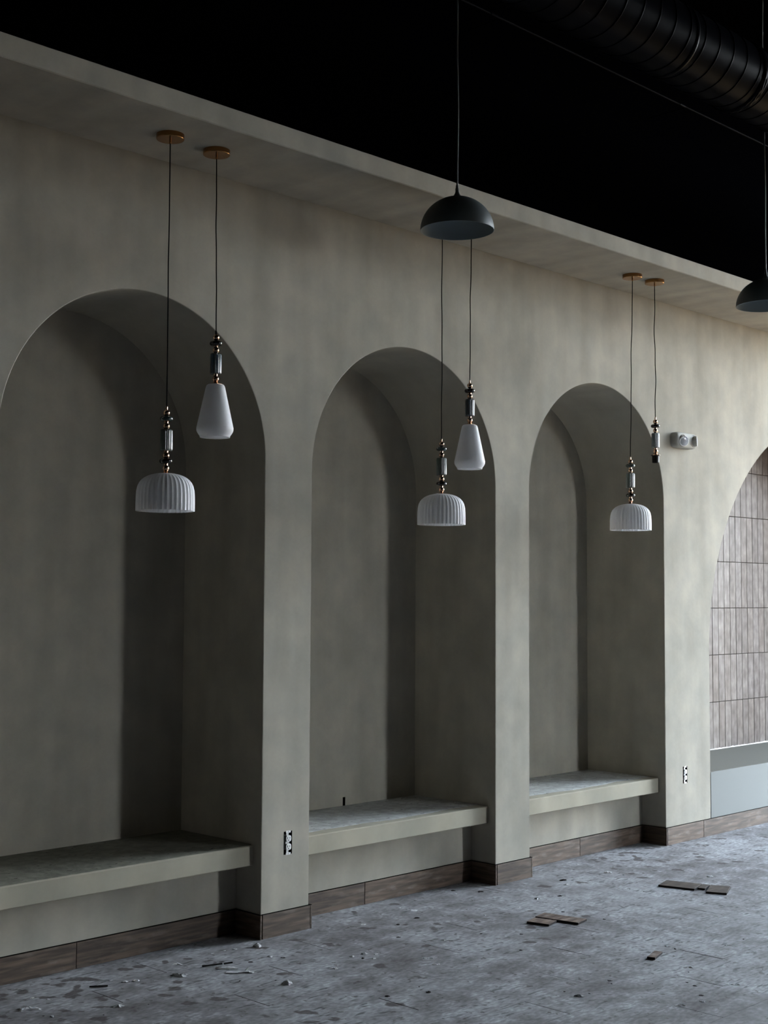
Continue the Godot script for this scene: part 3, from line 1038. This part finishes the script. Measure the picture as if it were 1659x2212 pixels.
# ---------------------------------------------------------------- things on the floor
func scraps() -> void:
	# centre x, z, turn (direction of the long side), length, width, tilt, label
	var L := [
		[6.612, 0.735, Vector2(0.108, 0.400), 0.203, 0.150, 0.0, 0, "largest broken piece of dark wood-look tile, clean, right of the arches"],
		[6.661, 0.945, Vector2(0.09, 0.205), 0.110, 0.186, 0.0, 0, "squarish broken dark tile piece at the far end of the clean row"],
		[6.664, 0.852, Vector2(-0.108, 0.034), 0.112, 0.040, 0.0, 0, "tiny dark tile offcut wedged between two larger clean pieces"],
		[5.505, 0.748, Vector2(0.045, 0.235), 0.235, 0.098, 0.0, 1, "long dusty tile offcut with a chalky top on the grey floor"],
		[5.384, 0.722, Vector2(0.03, 0.12), 0.118, 0.094, 0.0, 1, "short dusty tile offcut lying in front of the long dusty one"],
		[5.251, 1.459, Vector2(0.113, -0.034), 0.116, 0.037, 0.0, 1, "small lone tile strip lying apart on the open floor"]]
	for e in L:
		var d: Vector2 = e[2].normalized()
		var t := thing("tile_scrap", e[7], "tile scrap", Vector3(e[0], 0.0, e[1]))
		var th := 0.0085 if e[6] == 0 else 0.0095
		var ax := Vector3(d.x, 0, d.y)
		var q := Basis(ax, Vector3.UP, ax.cross(Vector3.UP))
		var m := MB.new()
		m.box(Vector3(0, th / 2 + 0.0006, 0), Vector3(e[3], th, e[4]), 0.0009, q)
		part("tile_body", m, M.dark_chip, t)
		var g := MB.new()
		g.box(Vector3(0, th + 0.0010, 0), Vector3(e[3] - 0.0015, 0.0012, e[4] - 0.0015), 0.0004, q)
		part("tile_face", g, M.scrap if e[6] == 0 else M.scrap_dusty, t)

func crumb_place(x: float, z: float) -> String:
	var side := "by the skirting of " if z < 0.22 else ("a step out from " if z < 0.7 else "far out from ")
	if x < 3.5:
		return side + "the nearest bench"
	if x < 4.2:
		return side + "the nearest niche's dark corner"
	if x < 4.75:
		return side + "the nearer outlet's pier"
	if x < 5.3:
		return side + "the middle bench's near half"
	if x < 5.9:
		return side + "the middle bench's far half"
	return side + "the farthest bench"

func crumbs() -> void:
	var white := [3.31, 0.08, 0.015, 3.34, 0.14, 0.017, 3.38, 0.16, 0.019, 2.99, 0.13, 0.015, 2.95, 0.07, 0.011, 4.0, 0.05, 0.015, 3.88, 0.04, 0.01, 3.95, 0.04, 0.008, 4.03, 0.26, 0.014, 4.06, 0.31, 0.016, 3.66, 0.07, 0.024, 4.36, 0.52, 0.019, 4.33, 0.6, 0.018, 4.29, 0.51, 0.016, 4.39, 0.56, 0.012, 4.74, 0.13, 0.016, 4.5, 0.76, 0.018, 4.52, 0.78, 0.012, 4.1, 0.6, 0.018, 4.47, 0.26, 0.011, 4.8, 0.61, 0.026, 4.46, 0.86, 0.018, 5.06, 0.76, 0.007, 4.58, 1.59, 0.007, 5.44, 1.4, 0.017, 5.17, 1.64, 0.01, 5.21, 1.67, 0.012, 4.81, 1.97, 0.017, 5.1, 1.91, 0.01, 5.11, 1.93, 0.015, 5.12, 1.95, 0.011, 5.65, 1.58, 0.011, 6.19, 0.27, 0.018, 5.79, 0.38, 0.022, 6.7, -0.03, 0.014, 6.63, 0.24, 0.024, 6.64, 0.34, 0.008, 5.57, 0.43, 0.012, 6.96, 0.71, 0.021, 5.12, 0.01, 0.012, 5.13, 0.1, 0.021, 5.31, 0.42, 0.012, 5.57, -0.01, 0.015, 2.88, 0.33, 0.012]
	var dark := [3.91, 0.27, 0.012, 4.3, 0.57, 0.012, 4.86, 0.25, 0.011, 4.68, 0.42, 0.013, 4.13, 1.12, 0.013, 3.97, 1.04, 0.013, 4.16, 1.04, 0.006, 5.01, 0.65, 0.009, 5.02, 0.22, 0.018, 5.65, 0.65, 0.012, 5.14, 0.79, 0.011, 4.91, 0.97, 0.008, 4.79, 1.54, 0.014, 4.76, 1.57, 0.008, 4.53, 1.5, 0.008, 5.67, 0.89, 0.009, 5.43, 1.45, 0.011, 5.14, 1.7, 0.006, 4.88, 1.92, 0.013, 5.0, 1.78, 0.008, 4.98, 1.83, 0.01, 4.88, 1.69, 0.005, 5.81, 1.58, 0.007, 5.41, 1.9, 0.005, 5.5, 1.34, 0.006, 6.27, 0.19, 0.021, 6.31, 0.22, 0.008, 5.93, 0.42, 0.015, 6.35, 0.58, 0.008, 6.35, 0.67, 0.008, 5.62, -0.07, 0.015, 5.71, 0.05, 0.018, 3.8, 0.56, 0.006, 3.69, 0.46, 0.006, 3.23, 0.46, 0.005, 3.03, 0.45, 0.007, 2.86, 0.3, 0.005]
	for kind in 2:
		var a: Array = [white, dark][kind]
		for k in range(0, a.size(), 3):
			var m := MB.new()
			var s: float = a[k + 2]
			m.lump(Vector3(s, s * rng.randf_range(0.2, 0.42), s * rng.randf_range(0.5, 0.9)), rng)
			var o := part("plaster_crumb" if kind == 0 else "grit_crumb", m, M.chip if kind == 0 else M.dark_chip, self, Vector3(a[k], -0.0005, a[k + 1]))
			o.rotation.y = rng.randf_range(0, PI) if s < 0.013 else -0.785
			var wh := crumb_place(a[k], a[k + 1])
			tag(o, ["white dried plaster crumb on floor ", "dark grit crumb on floor "][kind] + wh, ["plaster crumb", "grit"][kind], ["white plaster crumbs ", "dark grit crumbs "][kind] + wh)
	# larger pieces that can be told apart
	for e in [
		[2.865, 0.19, 0.048, 0.010, 0.022, "flat white plaster flake at the picture's lower left corner"],
		[3.56, 0.23, 0.044, 0.014, 0.020, "curved white plaster flake in front of the first bench"],
		[3.77, 0.275, 0.052, 0.012, 0.020, "crumbled white plaster lump beside the thin dark strip"],
		[3.80, 0.63, 0.026, 0.018, 0.016, "blocky pale plaster lump out on the open floor near the first pier"],
		[4.10, 0.09, 0.026, 0.016, 0.018, "white plaster lump on a dark patch by the first pier"],
		[3.13, 0.40, 0.022, 0.008, 0.016, "whitish plaster lump at a floor tile joint"],
		[4.52, 1.58, 0.024, 0.008, 0.012, "thin pale plaster chip with a dark underside at the lower centre"],
		[4.70, 1.94, 0.020, 0.008, 0.008, "oblong white plaster piece along a tile joint"]]:
		var m := MB.new()
		m.lump(Vector3(e[2], e[3], e[4]), rng, 16, 4)
		var o := part("plaster_flake", m, M.chip, self, Vector3(e[0], -0.0005, e[1]))
		o.rotation.y = -0.785 + rng.randf_range(-0.2, 0.2)
		tag(o, e[5], "plaster flake")
	var sp := thing("plaster_sliver", "cluster of white plaster slivers with one pointing up", "plaster flake", Vector3(3.77, 0.0, 0.365))
	for e in [[0.0, 0.0, 0.028, 0.004, 0.008, 0.5, 0.03], [0.012, 0.010, 0.026, 0.004, 0.006, 1.0, 0.08], [-0.025, -0.022, 0.026, 0.003, 0.012, 0.9, 0.02], [0.03, 0.008, 0.013, 0.003, 0.004, 0.3, 0.75], [0.030, 0.026, 0.020, 0.003, 0.008, 1.2, 0.02]]:
		var m := MB.new()
		m.box(Vector3(0, e[3] / 2 + e[2] * sin(e[6]), 0), Vector3(e[2] * 2, e[3], e[4] * 2), 0.001, Basis(Vector3.UP, -e[5]) * Basis(Vector3(0, 0, 1), e[6]))
		part("sliver", m, M.chip, sp, Vector3(e[0], 0, e[1]))
	for e in [["dark_strip", Vector3(3.709, 0.0035, 0.1835), Vector3(3.7925, 0.0055, 0.2185), "thin dark strip, longer of two pieces snapped end to end"], ["dark_strip", Vector3(3.799, 0.0045, 0.2195), Vector3(3.8386, 0.0045, 0.2310), "short dark end snapped off the thin dark strip"], ["dark_strip", Vector3(3.192, 0.004, 0.1066), Vector3(3.2531, 0.004, 0.1482), "thin dark splinter near the nearest skirting joint"]]:
		var m := MB.new()
		var d: Vector3 = e[2] - e[1]
		var ax := d.normalized()
		var sd := ax.cross(Vector3.UP).normalized()
		m.box(Vector3.ZERO, Vector3(d.length(), 0.006, 0.007), 0.001, Basis(ax, sd.cross(ax), sd))
		tag(part(e[0], m, M.black_disc, self, (e[1] + e[2]) / 2), e[3], "debris strip")

# ---------------------------------------------------------------- scene
func _ready() -> void:
	rng.seed = 4711
	var cam := Camera3D.new()
	cam.name = "camera"
	cam.fov = rad_to_deg(2.0 * atan(1106.0 / 2932.79))
	cam.near = 0.05
	cam.far = 100.0
	var yaw := 0.795205
	var pit := 0.0614538
	var rol := 0.0049842
	var F := Vector3(sin(yaw) * cos(pit), sin(pit), -cos(yaw) * cos(pit))
	var Rr := F.cross(Vector3.UP).normalized()
	var U := Rr.cross(F)
	cam.transform = Transform3D(Basis(Rr * cos(rol) + U * sin(rol), U * cos(rol) - Rr * sin(rol), -F), Vector3(0, 1.6, 4.90367))
	add_child(cam)
	cam.current = true
	var we := WorldEnvironment.new()
	we.name = "environment"
	var env := Environment.new()
	var sm := ProceduralSkyMaterial.new()
	sm.sky_top_color = Color(0.65, 0.735, 0.82)
	sm.sky_horizon_color = Color(0.98, 1.0, 1.01)
	sm.sky_curve = 0.25
	sm.ground_horizon_color = Color(0.36, 0.315, 0.245)
	sm.ground_bottom_color = Color(0.42, 0.37, 0.29)
	sm.ground_curve = 0.3
	var sky := Sky.new()
	sky.sky_material = sm
	env.background_mode = Environment.BG_SKY
	env.sky = sky
	env.background_energy_multiplier = 1.0
	env.tonemap_mode = Environment.TONE_MAPPER_LINEAR
	env.tonemap_exposure = 56.0
	env.sdfgi_enabled = true
	env.ssao_enabled = true
	env.ssil_enabled = true
	we.environment = env
	add_child(we)
	M.dim = mat(Color8(58, 56, 52), 0.9)

	make_materials()
	arch_wall()
	shell()
	floor_boards()
	skirting()
	benches()
	wall_tiles()

	dome_lamp(Vector3(3.3886, 0, 0.3027), 2.3709, "ribbed white dome pendant hanging in front of the nearest niche", 0.0008, 0.3, 0.002, 0.0)
	cone_lamp(Vector3(3.6521, 0, 0.2842), 2.7310, "white cone pendant with a dark blue column beside the nearest niche's dome pendant", 0.0012, 1.1, 0.010, 0.0, M.blue_glass)
	dome_lamp(Vector3(5.118, 0, 0.295), 2.3840, "ribbed white dome pendant in front of the middle niche", 0.0016, 2.0, -0.002, 0.0)
	cone_lamp(Vector3(5.346, 0, 0.295), 2.7100, "white cone pendant with a teal column in front of the middle niche", 0.0016, 0.4, -0.011, 0.0, M.blue_glass)
	dome_lamp(Vector3(6.838, 0, 0.2931), 2.4200, "ribbed white dome pendant in front of the farthest niche, beside a bare socket", 0.0022, 0.9, -0.034, 0.0)
	cone_lamp(Vector3(7.053, 0, 0.310), 2.6830, "bead pendant without a shade, its black socket bare", 0.0040, 1.7, -0.003, 0.0, M.pale_glass, false)
	metal_dome(Vector3(4.766, 3.3286, 0.7066), "dark grey metal dome lamp on a long grey cord at the middle", 0.005, 0.2, 0.0)
	metal_dome(Vector3(7.281, 3.3286, 0.9359), "dark grey metal dome lamp at the right edge, half out of view", 0.003, 1.2, 0.0)
	duct()
	outlet(4.3585, 0.4240, "bare white duplex outlet without cover plate on the pier between first and middle niche")
	outlet(7.8470, 0.4310, "bare white duplex outlet on the pier below the emergency light")
	emergency_light()
	scraps()
	crumbs()
